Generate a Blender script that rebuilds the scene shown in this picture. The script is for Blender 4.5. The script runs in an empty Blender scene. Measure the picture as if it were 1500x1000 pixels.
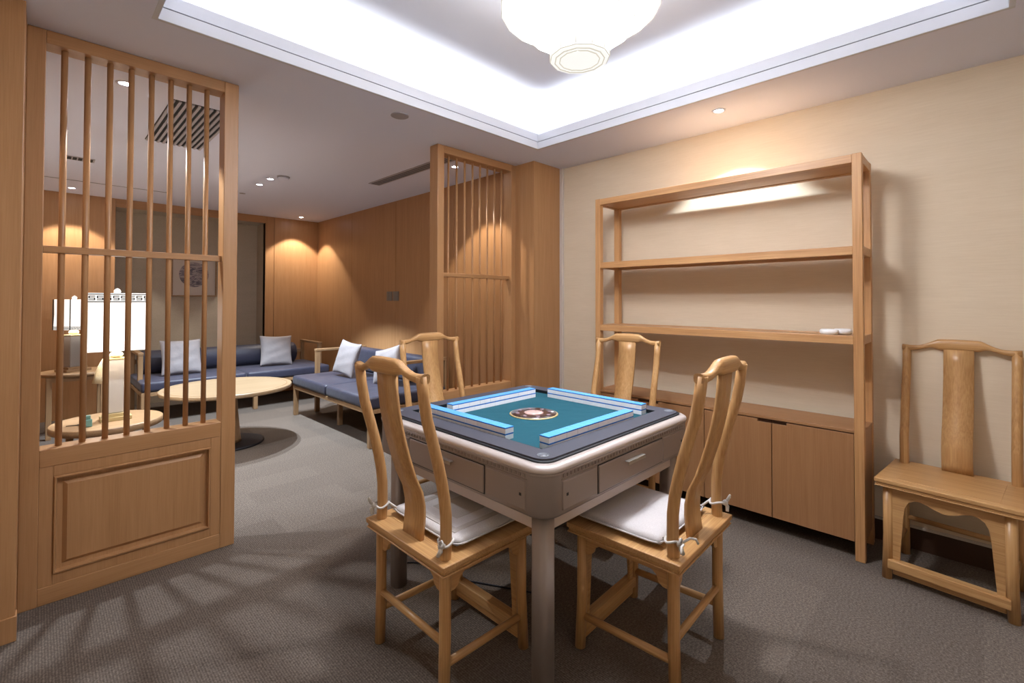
import bpy, bmesh, math, random
from mathutils import Vector, Matrix
random.seed(7)
PI = math.pi
scene = bpy.context.scene
COL = scene.collection

# ------------------------------------------------------------------ helpers
class MB:
    def __init__(self): self.bm = bmesh.new()
    def quadface(self, vs, mi=0, smooth=False):
        try:
            f = self.bm.faces.new(vs); f.material_index = mi; f.smooth = smooth; return f
        except ValueError: return None
    def box(self, x0, x1, y0, y1, z0, z1, mi=0):
        v = [self.bm.verts.new(p) for p in ((x0,y0,z0),(x1,y0,z0),(x1,y1,z0),(x0,y1,z0),(x0,y0,z1),(x1,y0,z1),(x1,y1,z1),(x0,y1,z1))]
        for i in ((3,2,1,0),(4,5,6,7),(0,1,5,4),(1,2,6,5),(2,3,7,6),(3,0,4,7)): self.quadface([v[k] for k in i], mi)
        return self
    def prism(self, pts, axis, a, b, mi=0, smooth=False):
        """polygon pts (two coords) extruded along axis from a to b"""
        def P(u, v, w):
            return (w,u,v) if axis == 0 else ((u,w,v) if axis == 1 else (u,v,w))
        A = [self.bm.verts.new(P(u,v,a)) for u, v in pts]; B = [self.bm.verts.new(P(u,v,b)) for u, v in pts]
        n = len(pts)
        self.quadface(A[::-1], mi); self.quadface(B, mi)
        for i in range(n): self.quadface([A[i], A[(i+1)%n], B[(i+1)%n], B[i]], mi, smooth)
        return self
    def tube(self, path, radii, n=12, mi=0, sx=1.0, closed=False):
        """round section swept along a path; radii: number, list, or list of (a,b)"""
        P = [Vector(p) for p in path]; m = len(P)
        if not isinstance(radii, (list, tuple)): radii = [radii]*m
        rings = []; up = None
        for i in range(m):
            if closed: t = P[(i+1)%m]-P[i-1]
            else: t = P[min(i+1,m-1)]-P[max(i-1,0)]
            t.normalize()
            if up is None:
                up = Vector((1,0,0)) if abs(t.x) < .9 else Vector((0,1,0))
            up = (up - t*up.dot(t)).normalized(); s = t.cross(up)
            r = radii[i]; ra, rb = r if isinstance(r, (list, tuple)) else (r, r)
            rings.append([self.bm.verts.new(P[i] + up*(ra*math.cos(2*PI*k/n)) + s*(rb*math.sin(2*PI*k/n))) for k in range(n)])
        for i in range(m if closed else m-1):
            A, B = rings[i], rings[(i+1)%m]
            for k in range(n): self.quadface([A[k], A[(k+1)%n], B[(k+1)%n], B[k]], mi, True)
        if not closed:
            self.quadface(rings[0][::-1], mi); self.quadface(rings[-1], mi)
        return self
    def lathe(self, prof, n=32, mi=0, cx=0, cy=0, smooth=True, cap=True, a0=0):
        rings = [[self.bm.verts.new((cx+r*math.cos(a0+2*PI*k/n), cy+r*math.sin(a0+2*PI*k/n), z)) for k in range(n)] for r, z in prof]
        for A, B in zip(rings, rings[1:]):
            for k in range(n): self.quadface([A[k], A[(k+1)%n], B[(k+1)%n], B[k]], mi, smooth)
        if cap:
            self.quadface(rings[0][::-1], mi); self.quadface(rings[-1], mi)
        return self
    def sweep_y(self, secs, w, mi=0):
        """board sections: list of (y_front, y_back, z) spanning x in w"""
        x0, x1 = w; R = []
        for yf, yb, z in secs:
            R.append([self.bm.verts.new(p) for p in ((x0,yf,z),(x1,yf,z),(x1,yb,z),(x0,yb,z))])
        for A, B in zip(R, R[1:]):
            for k in range(4): self.quadface([A[k], A[(k+1)%4], B[(k+1)%4], B[k]], mi, True)
        self.quadface(R[0][::-1], mi); self.quadface(R[-1], mi)
        return self
    def move(self, M):
        bmesh.ops.transform(self.bm, matrix=M, verts=self.bm.verts); return self
    def build(self, name, mats, parent=None, bevel=0, seg=2, sub=0, sharp=None):
        bmesh.ops.recalc_face_normals(self.bm, faces=self.bm.faces)
        me = bpy.data.meshes.new(name); self.bm.to_mesh(me); self.bm.free()
        if not isinstance(mats, (list, tuple)): mats = [mats]
        for m in mats: me.materials.append(m)
        o = bpy.data.objects.new(name, me); COL.objects.link(o)
        if parent: o.parent = parent
        if bevel:
            b = o.modifiers.new('bevel', 'BEVEL'); b.width = bevel; b.segments = seg; b.limit_method = 'ANGLE'; b.angle_limit = math.radians(35)
            b.harden_normals = False
        if sub:
            s = o.modifiers.new('sub', 'SUBSURF'); s.levels = sub; s.render_levels = sub
        return o

def tag(o, label=None, cat=None, group=None, kind=None):
    if label: o['label'] = label
    if cat: o['category'] = cat
    if group: o['group'] = group
    if kind: o['kind'] = kind
    return o
def thing(name, label, cat, loc=(0,0,0), rz=0, group=None, s=1.0):
    o = bpy.data.objects.new(name, None); COL.objects.link(o)
    o.empty_display_size = .1
    o.location = loc; o.rotation_euler = (0,0,rz); o.scale = (s,s,s)
    return tag(o, label, cat, group)
def struct(o): o['kind'] = 'structure'; return o
def dup(root, loc, rz, label=None, group=None, s=1.0):
    kids = {}
    for ob in bpy.data.objects:
        if ob.parent: kids.setdefault(ob.parent, []).append(ob)
    def rec(o, par):
        c = o.copy(); COL.objects.link(c); c.parent = par
        for k in kids.get(o, []): rec(k, c)
        return c
    r = rec(root, None); r.location = loc; r.rotation_euler = (0,0,rz); r.scale = (s,s,s)
    if label: r['label'] = label
    if group: r['group'] = group
    return r

# ------------------------------------------------------------------ materials
def lin(c):
    return tuple(((x/255)/12.92 if x/255 <= .04045 else ((x/255+.055)/1.055)**2.4) for x in c) + (1,)
def newmat(name):
    m = bpy.data.materials.new(name); m.use_nodes = True
    nt = m.node_tree; b = nt.nodes['Principled BSDF']; return m, nt, b
def plain(name, col, rough=.5, metal=0, spec=.5, emit=0, ecol=None, coat=0, bump=0, bscale=400):
    m, nt, b = newmat(name)
    b.inputs['Base Color'].default_value = lin(col); b.inputs['Roughness'].default_value = rough
    b.inputs['Metallic'].default_value = metal; b.inputs['Specular IOR Level'].default_value = spec
    b.inputs['Coat Weight'].default_value = coat
    if emit:
        b.inputs['Emission Color'].default_value = lin(ecol or col); b.inputs['Emission Strength'].default_value = emit
    n = nt.nodes.new('ShaderNodeTexNoise'); n.inputs['Scale'].default_value = bscale; n.inputs['Detail'].default_value = 3
    tc = nt.nodes.new('ShaderNodeTexCoord'); nt.links.new(tc.outputs['Object'], n.inputs['Vector'])
    if bump:
        bp = nt.nodes.new('ShaderNodeBump'); bp.inputs['Strength'].default_value = bump; bp.inputs['Distance'].default_value = .002
        nt.links.new(n.outputs['Fac'], bp.inputs['Height']); nt.links.new(bp.outputs['Normal'], b.inputs['Normal'])
    else:
        mr = nt.nodes.new('ShaderNodeMapRange'); mr.inputs['To Min'].default_value = max(0, rough-.04); mr.inputs['To Max'].default_value = min(1, rough+.04)
        nt.links.new(n.outputs['Fac'], mr.inputs['Value']); nt.links.new(mr.outputs['Result'], b.inputs['Roughness'])
    return m
def ramp(nt, stops):
    r = nt.nodes.new('ShaderNodeValToRGB'); e = r.color_ramp.elements
    e[0].position, e[0].color = stops[0][0], stops[0][1]
    e[1].position, e[1].color = stops[-1][0], stops[-1][1]
    for p, c in stops[1:-1]:
        x = e.new(p); x.color = c
    return r
_w = {}
def wood(kind, axis=2):
    """kind: veneer, elm, rack, table; grain along object axis"""
    key = (kind, axis)
    if key in _w: return _w[key]
    P = dict(veneer=((172,128,86),(160,116,75),(182,139,97),.40, 1.0, .45),
             elm=((186,142,92),(162,116,70),(204,164,112),.36, .7, .6),
             rack=((190,142,94),(162,114,70),(206,162,112),.4, .8, .5),
             cabinet=((158,114,76),(146,102,66),(168,125,86),.4, 1.0, .45),
             pale=((158,134,104),(140,114,82),(172,150,120),.35, .7, .5),
             sofa=((154,122,88),(132,102,70),(170,138,102),.45, .9, .5))[kind]
    c1, c2, c3, rough, sc, con = P
    m, nt, b = newmat('wood_%s_%d' % (kind, axis))
    tc = nt.nodes.new('ShaderNodeTexCoord'); mp = nt.nodes.new('ShaderNodeMapping')
    s = [28*sc]*3; s[axis] = 1.3*sc; mp.inputs['Scale'].default_value = s
    nt.links.new(tc.outputs['Object'], mp.inputs['Vector'])
    n1 = nt.nodes.new('ShaderNodeTexNoise'); n1.inputs['Scale'].default_value = 1.0; n1.inputs['Detail'].default_value = 5; n1.inputs['Distortion'].default_value = .6
    nt.links.new(mp.outputs['Vector'], n1.inputs['Vector'])
    mp2 = nt.nodes.new('ShaderNodeMapping'); s2 = [260*sc]*3; s2[axis] = 6*sc; mp2.inputs['Scale'].default_value = s2
    nt.links.new(tc.outputs['Object'], mp2.inputs['Vector'])
    n2 = nt.nodes.new('ShaderNodeTexNoise'); n2.inputs['Scale'].default_value = 1.0; n2.inputs['Detail'].default_value = 2
    nt.links.new(mp2.outputs['Vector'], n2.inputs['Vector'])
    r = ramp(nt, [(.28, lin(c2)), (.5, lin(c1)), (.74, lin(c3))])
    mx = nt.nodes.new('ShaderNodeMix'); mx.data_type = 'FLOAT'; mx.inputs[0].default_value = con
    nt.links.new(n1.outputs['Fac'], mx.inputs[2]); nt.links.new(n2.outputs['Fac'], mx.inputs[3])
    nt.links.new(mx.outputs[0], r.inputs['Fac']); nt.links.new(r.outputs['Color'], b.inputs['Base Color'])
    b.inputs['Roughness'].default_value = rough
    bp = nt.nodes.new('ShaderNodeBump'); bp.inputs['Strength'].default_value = .12; bp.inputs['Distance'].default_value = .001
    nt.links.new(n2.outputs['Fac'], bp.inputs['Height']); nt.links.new(bp.outputs['Normal'], b.inputs['Normal'])
    _w[key] = m; return m
def wallpaper(name, ca, cb, horiz=True, rough=.75):
    m, nt, b = newmat(name)
    tc = nt.nodes.new('ShaderNodeTexCoord'); mp = nt.nodes.new('ShaderNodeMapping')
    mp.inputs['Scale'].default_value = (7, 7, 230) if horiz else (120, 120, 120)
    nt.links.new(tc.outputs['Object'], mp.inputs['Vector'])
    n = nt.nodes.new('ShaderNodeTexNoise'); n.inputs['Scale'].default_value = 1; n.inputs['Detail'].default_value = 6; n.inputs['Roughness'].default_value = .7
    nt.links.new(mp.outputs['Vector'], n.inputs['Vector'])
    n2 = nt.nodes.new('ShaderNodeTexNoise'); n2.inputs['Scale'].default_value = 2.2; n2.inputs['Detail'].default_value = 4
    mp2 = nt.nodes.new('ShaderNodeMapping'); mp2.inputs['Scale'].default_value = (1, 1, 5)
    nt.links.new(tc.outputs['Object'], mp2.inputs['Vector']); nt.links.new(mp2.outputs['Vector'], n2.inputs['Vector'])
    mx = nt.nodes.new('ShaderNodeMix'); mx.data_type = 'FLOAT'; mx.inputs[0].default_value = .3
    nt.links.new(n.outputs['Fac'], mx.inputs[2]); nt.links.new(n2.outputs['Fac'], mx.inputs[3])
    r = ramp(nt, [(.3, lin(ca)), (.7, lin(cb))]); nt.links.new(mx.outputs[0], r.inputs['Fac']); nt.links.new(r.outputs['Color'], b.inputs['Base Color'])
    b.inputs['Roughness'].default_value = rough; b.inputs['Specular IOR Level'].default_value = .3
    bp = nt.nodes.new('ShaderNodeBump'); bp.inputs['Strength'].default_value = .25; bp.inputs['Distance'].default_value = .001
    nt.links.new(n.outputs['Fac'], bp.inputs['Height']); nt.links.new(bp.outputs['Normal'], b.inputs['Normal'])
    return m
def fabric(name, ca, cb, rough=.9, scale=500, sheen=.2):
    m, nt, b = newmat(name)
    tc = nt.nodes.new('ShaderNodeTexCoord')
    n = nt.nodes.new('ShaderNodeTexNoise'); n.inputs['Scale'].default_value = scale; n.inputs['Detail'].default_value = 2
    nt.links.new(tc.outputs['Object'], n.inputs['Vector'])
    r = ramp(nt, [(.3, lin(ca)), (.7, lin(cb))]); nt.links.new(n.outputs['Fac'], r.inputs['Fac']); nt.links.new(r.outputs['Color'], b.inputs['Base Color'])
    b.inputs['Roughness'].default_value = rough; b.inputs['Sheen Weight'].default_value = sheen
    n3 = nt.nodes.new('ShaderNodeTexNoise'); n3.inputs['Scale'].default_value = 9; n3.inputs['Detail'].default_value = 3
    nt.links.new(tc.outputs['Object'], n3.inputs['Vector'])
    bp = nt.nodes.new('ShaderNodeBump'); bp.inputs['Strength'].default_value = .5; bp.inputs['Distance'].default_value = .012
    nt.links.new(n3.outputs['Fac'], bp.inputs['Height'])
    bp2 = nt.nodes.new('ShaderNodeBump'); bp2.inputs['Strength'].default_value = .3; bp2.inputs['Distance'].default_value = .001
    nt.links.new(n.outputs['Fac'], bp2.inputs['Height']); nt.links.new(bp.outputs['Normal'], bp2.inputs['Normal'])
    nt.links.new(bp2.outputs['Normal'], b.inputs['Normal'])
    return m
def carpet():
    m, nt, b = newmat('carpet')
    tc = nt.nodes.new('ShaderNodeTexCoord'); L = nt.links.new
    # tiles
    ck = nt.nodes.new('ShaderNodeTexBrick'); ck.offset = .5; ck.inputs['Scale'].default_value = 1
    ck.inputs['Brick Width'].default_value = 1.0; ck.inputs['Row Height'].default_value = .25; ck.inputs['Mortar Size'].default_value = 0
    ck.inputs['Color1'].default_value = (0,0,0,1); ck.inputs['Color2'].default_value = (1,1,1,1)
    L(tc.outputs['Object'], ck.inputs['Vector'])
    n1 = nt.nodes.new('ShaderNodeTexNoise'); n1.inputs['Scale'].default_value = 120; n1.inputs['Detail'].default_value = 4; n1.inputs['Roughness'].default_value = .8
    L(tc.outputs['Object'], n1.inputs['Vector'])
    n2 = nt.nodes.new('ShaderNodeTexNoise'); n2.inputs['Scale'].default_value = 3; n2.inputs['Detail'].default_value = 3
    L(tc.outputs['Object'], n2.inputs['Vector'])
    wv = nt.nodes.new('ShaderNodeTexWave'); wv.bands_direction = 'X'; wv.inputs['Scale'].default_value = 38; wv.inputs['Distortion'].default_value = .6; wv.inputs['Detail'].default_value = 1
    L(tc.outputs['Object'], wv.inputs['Vector'])
    r = ramp(nt, [(.25, lin((62,54,49))), (.5, lin((102,92,84))), (.75, lin((142,130,120)))])
    a = nt.nodes.new('ShaderNodeMath'); a.operation = 'MULTIPLY_ADD'; a.inputs[1].default_value = .06; L(ck.outputs['Color'], a.inputs[0])
    s = nt.nodes.new('ShaderNodeMath'); s.operation = 'SUBTRACT'; s.inputs[1].default_value = .03; L(n1.outputs['Fac'], s.inputs[0]); L(s.outputs[0], a.inputs[2])
    a2 = nt.nodes.new('ShaderNodeMath'); a2.operation = 'MULTIPLY_ADD'; a2.inputs[1].default_value = .12; L(wv.outputs['Fac'], a2.inputs[0]); L(a.outputs[0], a2.inputs[2])
    a3 = nt.nodes.new('ShaderNodeMath'); a3.operation = 'SUBTRACT'; a3.inputs[1].default_value = .06; L(a2.outputs[0], a3.inputs[0])
    L(a3.outputs[0], r.inputs['Fac']); L(r.outputs['Color'], b.inputs['Base Color'])
    b.inputs['Roughness'].default_value = .95; b.inputs['Specular IOR Level'].default_value = .15
    bp = nt.nodes.new('ShaderNodeBump'); bp.inputs['Strength'].default_value = .5; bp.inputs['Distance'].default_value = .003
    L(a2.outputs[0], bp.inputs['Height']); L(bp.outputs['Normal'], b.inputs['Normal'])
    return m

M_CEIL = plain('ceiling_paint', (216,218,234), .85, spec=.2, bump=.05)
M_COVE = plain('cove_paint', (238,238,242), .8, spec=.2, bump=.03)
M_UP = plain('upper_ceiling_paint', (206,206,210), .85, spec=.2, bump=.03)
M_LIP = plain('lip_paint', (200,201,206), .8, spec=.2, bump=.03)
M_CREAM = wallpaper('cream_grasscloth', (214,196,170), (226,210,186))
M_PANEL = wallpaper('niche_fabric', (172,160,142), (190,178,160), False)
M_CARPET = carpet()
M_DARKBASE = plain('dark_brown_base', (70,46,32), .45)
M_TRIM = plain('pale_trim', (205,196,186), .5)
M_GROOVE = plain('groove_shadow', (120,120,124), .8)
M_DARK = plain('dark_void', (12,12,14), .8)
M_CHAMP = plain('champagne_metal', (150,138,132), .42, metal=.4, bump=.05, bscale=900)
M_CHAMP2 = plain('champagne_rim', (196,184,178), .38, metal=.25)
M_CHAMPD = plain('champagne_recess', (136,124,118), .5, metal=.4)
M_MAT = plain('slate_frame', (66,67,78), .6)
M_GASKET = plain('black_gasket', (14,18,24), .6)
M_FELT = fabric('green_felt', (0,66,82), (0,82,96), .95, 700, 0)
M_STEEL = plain('brushed_steel', (190,188,184), .3, metal=.8)
M_EMB = plain('emblem_grey', (120,124,132), .45, metal=.3)
M_BLACK = plain('black_plastic', (16,16,18), .4)
M_TILEW = plain('tile_white', (246,246,250), .25, coat=.3)
M_TILEB = plain('tile_blue', (88,176,250), .3, coat=.2)
M_TILED = plain('tile_blue_shaded', (30,108,196), .3)  # same blue painted darker: shade on the sides of the tile backs
M_CUSH = fabric('grey_cushion', (186,180,180), (204,199,200), .9, 350)
M_CUSH2 = fabric('pale_quilt', (196,191,190), (214,209,208), .85, 350)
M_CUSH3 = fabric('quilt_band', (176,168,162), (190,183,178), .85, 350)
M_CORD = plain('cord_white', (205,200,195), .7, bump=.3)
M_NAVY = fabric('navy_upholstery', (42,43,60), (54,55,74), .5, 300, .1)
M_PILLOW = fabric('silver_pillow', (136,130,132), (154,148,150), .6, 400)
M_WHITE = plain('white_plastic', (235,235,235), .3)
M_SHADE = plain('lamp_shade_glow', (250,246,240), .9, emit=.44, ecol=(255,250,242))
M_SHADEB = plain('shade_key_black', (24,26,30), .8)
M_GLOBE = plain('chandelier_glow', (150,150,150), .6, emit=.38, ecol=(255,253,248))
M_GLOBE_B = plain('chandelier_bright', (200,200,200), .6, emit=27, ecol=(246,248,255))
M_GLOBE_U = plain('chandelier_upper', (160,160,160), .6, emit=5.0, ecol=(250,250,255))
M_GLOBE2 = plain('chandelier_rib', (120,116,106), .6, emit=.24, ecol=(252,246,230))
M_CERAM = plain('grey_ceramic', (150,148,146), .35)
M_CERAM2 = plain('pale_ceramic', (196,188,178), .4)
M_GOLD = plain('antique_gold', (196,176,128), .4, metal=.3)
M_JADE = plain('jade', (110,150,140), .35)
M_TASSEL = fabric('cream_tassel', (222,206,166), (240,228,196), .9, 200)
M_IRON = plain('blackened_iron', (20,20,28), .45, metal=.3)
M_GRILLE = plain('grille_paint', (170,164,170), .5)
M_SLOT = plain('slot_grey', (160,155,160), .6)
M_LENS = plain('led_lens', (255,255,255), .5, emit=30, ecol=(245,247,255))
M_LEDTAPE = plain('led_tape', (255,255,255), .5, emit=6, ecol=(240,244,255))
M_PAPER = plain('art_paper', (206,196,186), .8)
M_SWITCH = plain('switch_plate', (124,115,106), .4)

# ------------------------------------------------------------------ dimensions
C = 2.461
XW = 3.26          # cream wall
XL = 2.947         # lounge right wall
XB = -.42          # left wall
YB = 7.038         # lounge far wall
YN = -.62          # wall behind the camera
YS, YS2 = 2.832, 2.931   # screens
YP = 2.62          # pillars

# ------------------------------------------------------------------ shell
struct(MB().box(XB-.1, XW+.1, YN-.1, YB+.6, -.05, 0).build('floor', M_CARPET))
TX0, TX1, TY0, TY1 = .335, 2.69, -.093, 2.395
LED = .17
b = MB()
zt = C+.03
e_ = .015
b.box(XB-.1, TX0-e_, YN-.1, YB+.6, C, zt); b.box(TX1+e_, XW+.1, YN-.1, YB+.6, C, zt)
b.box(TX0-e_, TX1+e_, YN-.1, TY0-e_, C, zt); b.box(TX0-e_, TX1+e_, TY1+e_, YB+.6, C, zt)
struct(b.build('ceiling', M_CEIL))
# tray: lip, groove, upstand, ledge walls, upper ceiling
def ring(b, x0, x1, y0, y1, t, z0, z1, mi=0):
    b.box(x0-t, x0, y0-t, y1+t, z0, z1, mi); b.box(x1, x1+t, y0-t, y1+t, z0, z1, mi)
    b.box(x0, x1, y0-t, y0, z0, z1, mi); b.box(x0, x1, y1, y1+t, z0, z1, mi)
b = MB(); ring(b, TX0, TX1, TY0, TY1, .02, C-.001, C+.052); struct(b.build('trim_1', M_LIP, bevel=.002))
b = MB(); ring(b, TX0-.008, TX1+.008, TY0-.008, TY1+.008, .012, C+.052, C+.058); struct(b.build('trim_2', M_GROOVE))
b = MB(); ring(b, TX0-.003, TX1+.003, TY0-.003, TY1+.003, .017, C+.058, C+.115); struct(b.build('trim_3', M_LIP))
ZU = 2.80
b = MB(); ring(b, TX0-LED-.05, TX1+LED+.05, TY0-LED-.05, TY1+LED+.05, .03, C+.03, ZU)
b.box(TX0-.3, TX1+.3, TY0-.3, TY1+.3, ZU, ZU+.03); struct(b.build('ceiling_upper', M_UP))
# walls
struct(MB().box(XW, XW+.1, YN-.1, YS2+.2, 0, C+.01).build('wall_right', M_CREAM))
struct(MB().box(XW-.012, XW, YN, YP, 0, .11).build('baseboard_right', M_DARKBASE, bevel=.002))
struct(MB().box(XW-.014, XW, YN, YP, .11, .122).build('trim_4', M_TRIM))
struct(MB().box(XB-.1, XB, YN-.1, YS, 0, C).build('wall_left', M_CREAM))
struct(MB().box(XB-.1, XW+.1, YN-.1, YN, 0, C).build('wall_near', M_CREAM))
struct(MB().box(XW-.03, XW, YP-.03, YP, 0, C).build('trim_5', M_TRIM, bevel=.003))
# pillars
vz = wood('veneer', 2)
b = MB(); b.box(2.894, XW+.1, YP, YS2+.1, 0, C); struct(b.build('wall_pillar_right', vz, bevel=.003))
b = MB(); b.box(XB-.1, -.047, YP, YS2+.02, 0, C); struct(b.build('wall_pillar_left', vz, bevel=.003))
b = MB(); b.box(XB-.1, -.043, YP-.006, YP+.05, 0, .095); struct(b.build('baseboard_left', vz, bevel=.003))
# lounge walls of veneer panels with shadow gaps
def panelled(name, axis, at, outward, cuts, z1=C, z0=0):
    b = MB()
    for a, c in zip(cuts, cuts[1:]):
        if axis == 'x':   # wall plane x=at, panels along y
            b.box(min(at, at+outward*.02), max(at, at+outward*.02), a+.0025, c-.0025, z0, z1)
        else:
            b.box(a+.0025, c-.0025, min(at, at+outward*.02), max(at, at+outward*.02), z0, z1)
    a, c = cuts[0], cuts[-1]
    if axis == 'x': b.box(min(at+outward*.008, at+outward*.08), max(at+outward*.008, at+outward*.08), a, c, z0, z1, 1)
    else: b.box(a, c, min(at+outward*.008, at+outward*.08), max(at+outward*.008, at+outward*.08), z0, z1, 1)
    return struct(b.build(name, [vz, M_DARKBASE], bevel=.001, seg=1))
panelled('wall_lounge_right', 'x', XL, 1, [YS2+.1, 3.76, 4.851, 5.943, YB+.02])
panelled('wall_lounge_left', 'x', XB, -1, [YS, 4.0, 5.1, 6.2, YB+.02])
NX0, NX1, NZ, ND = .618, 2.216, 2.366, .35
panelled('wall_lounge_back', 'y', YB, 1, [NX1, 2.332, XL+.02])
panelled('wall_lounge_end', 'y', YB, 1, [XB, -.1, .38, NX0])
b = MB(); b.box(NX0, NX1, YB, YB+.03, NZ, C); struct(b.build('wall_lounge_header', wood('veneer', 0)))
b = MB(); b.box(NX0-.02, NX1+.02, YB+ND, YB+ND+.05, 0, C)
b.box(NX1, NX1+.02, YB+.021, YB+ND, 0, NZ); b.box(NX0-.02, NX0, YB+.021, YB+ND, 0, NZ); b.box(NX0-.02, NX1+.02, YB+.031, YB+ND, NZ, NZ+.03)
struct(b.build('wall_niche', M_PANEL))
# shadow line of a ceiling groove, painted as a thin strip near the lounge's far wall
struct(MB().box(XB, 1.0, 6.24, 6.252, C-.003, C+.002).build('trim_6', M_GROOVE))

# ------------------------------------------------------------------ lattice screens
def screen(label, x0, xi0, xi1, x1, bals, rbal, zmid, zsill):
    t = thing('lattice_screen', label, 'room divider', ((x0+x1)/2, (YS+YS2)/2, 0))
    ox, oy = (x0+x1)/2, (YS+YS2)/2
    hy = (YS2-YS)/2
    W = wood('veneer', 2); H = wood('veneer', 0)
    for a, c in ((x0, xi0), (xi1, x1)):
        MB().box(a-ox, c-ox, -hy, hy, 0, C-.002).build('stile', W, t, bevel=.003)
    MB().box(xi0-ox, xi1-ox, -hy+.0005, hy-.0005, 2.402, C-.002).build('top_rail', H, t, bevel=.002)
    MB().box(xi0-ox, xi1-ox, -.022, .022, zmid-.03, zmid).build('middle_rail', H, t, bevel=.002)
    MB().box(xi0-ox, xi1-ox, -hy+.001, hy-.001, zsill-.075, zsill).build('sill_rail', H, t, bevel=.003)
    MB().box(xi0-ox, xi1-ox, -hy+.001, hy-.001, 0, .075).build('bottom_rail', H, t, bevel=.003)
    z0, z1 = .075, zsill-.075
    a, c = xi0-ox, xi1-ox
    # frame boards around a raised and fielded panel
    b = MB(); f = .045
    for s in (-1, 1):
        y0, y1 = (s*(hy-.004), s*(hy-.03)); y0, y1 = min(y0,y1), max(y0,y1)
        b.box(a, a+f, y0, y1, z0, z1); b.box(c-f, c, y0, y1, z0, z1); b.box(a+f, c-f, y0, y1, z0, z0+f); b.box(a+f, c-f, y0, y1, z1-f, z1)
    b.box(a, c, -.012, .012, z0, z1)
    p = b.build('lower_panel', W, t, bevel=.002)
    b = MB()
    for s in (-1, 1):
        def rect(i, y): return [b.bm.verts.new(q) for q in ((a+f+i, s*y, z0+f+i), (c-f-i, s*y, z0+f+i), (c-f-i, s*y, z1-f-i), (a+f+i, s*y, z1-f-i))]
        R = [rect(.0, hy-.004), rect(.004, hy+.004), rect(.009, hy+.004), rect(.013, hy-.02), rect(.03, hy-.022), rect(.045, hy-.01)]
        for A, B in zip(R, R[1:]):
            for k in range(4): b.quadface([A[k], A[(k+1)%4], B[(k+1)%4], B[k]])
        b.quadface(R[-1])
    b.build('fielded_panel', W, p)
    for x in bals:
        MB().tube([(x-ox, 0, zsill-.005), (x-ox, 0, 2.405)], rbal, 16).build('baluster', W, t)
    return t
screen('tall wooden lattice screen left of the opening, wide spindles above a raised panel', -.047, .011, .685, .752,
       [.07+.0777*i for i in range(8)], .0118, 1.533, .658)
screen('tall wooden lattice screen against the pillar, thin spindles behind the far chairs', 2.070, 2.130, 2.845, 2.894,
       [2.206+.0805*i for i in range(8)], .0082, 1.507, .612)

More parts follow.
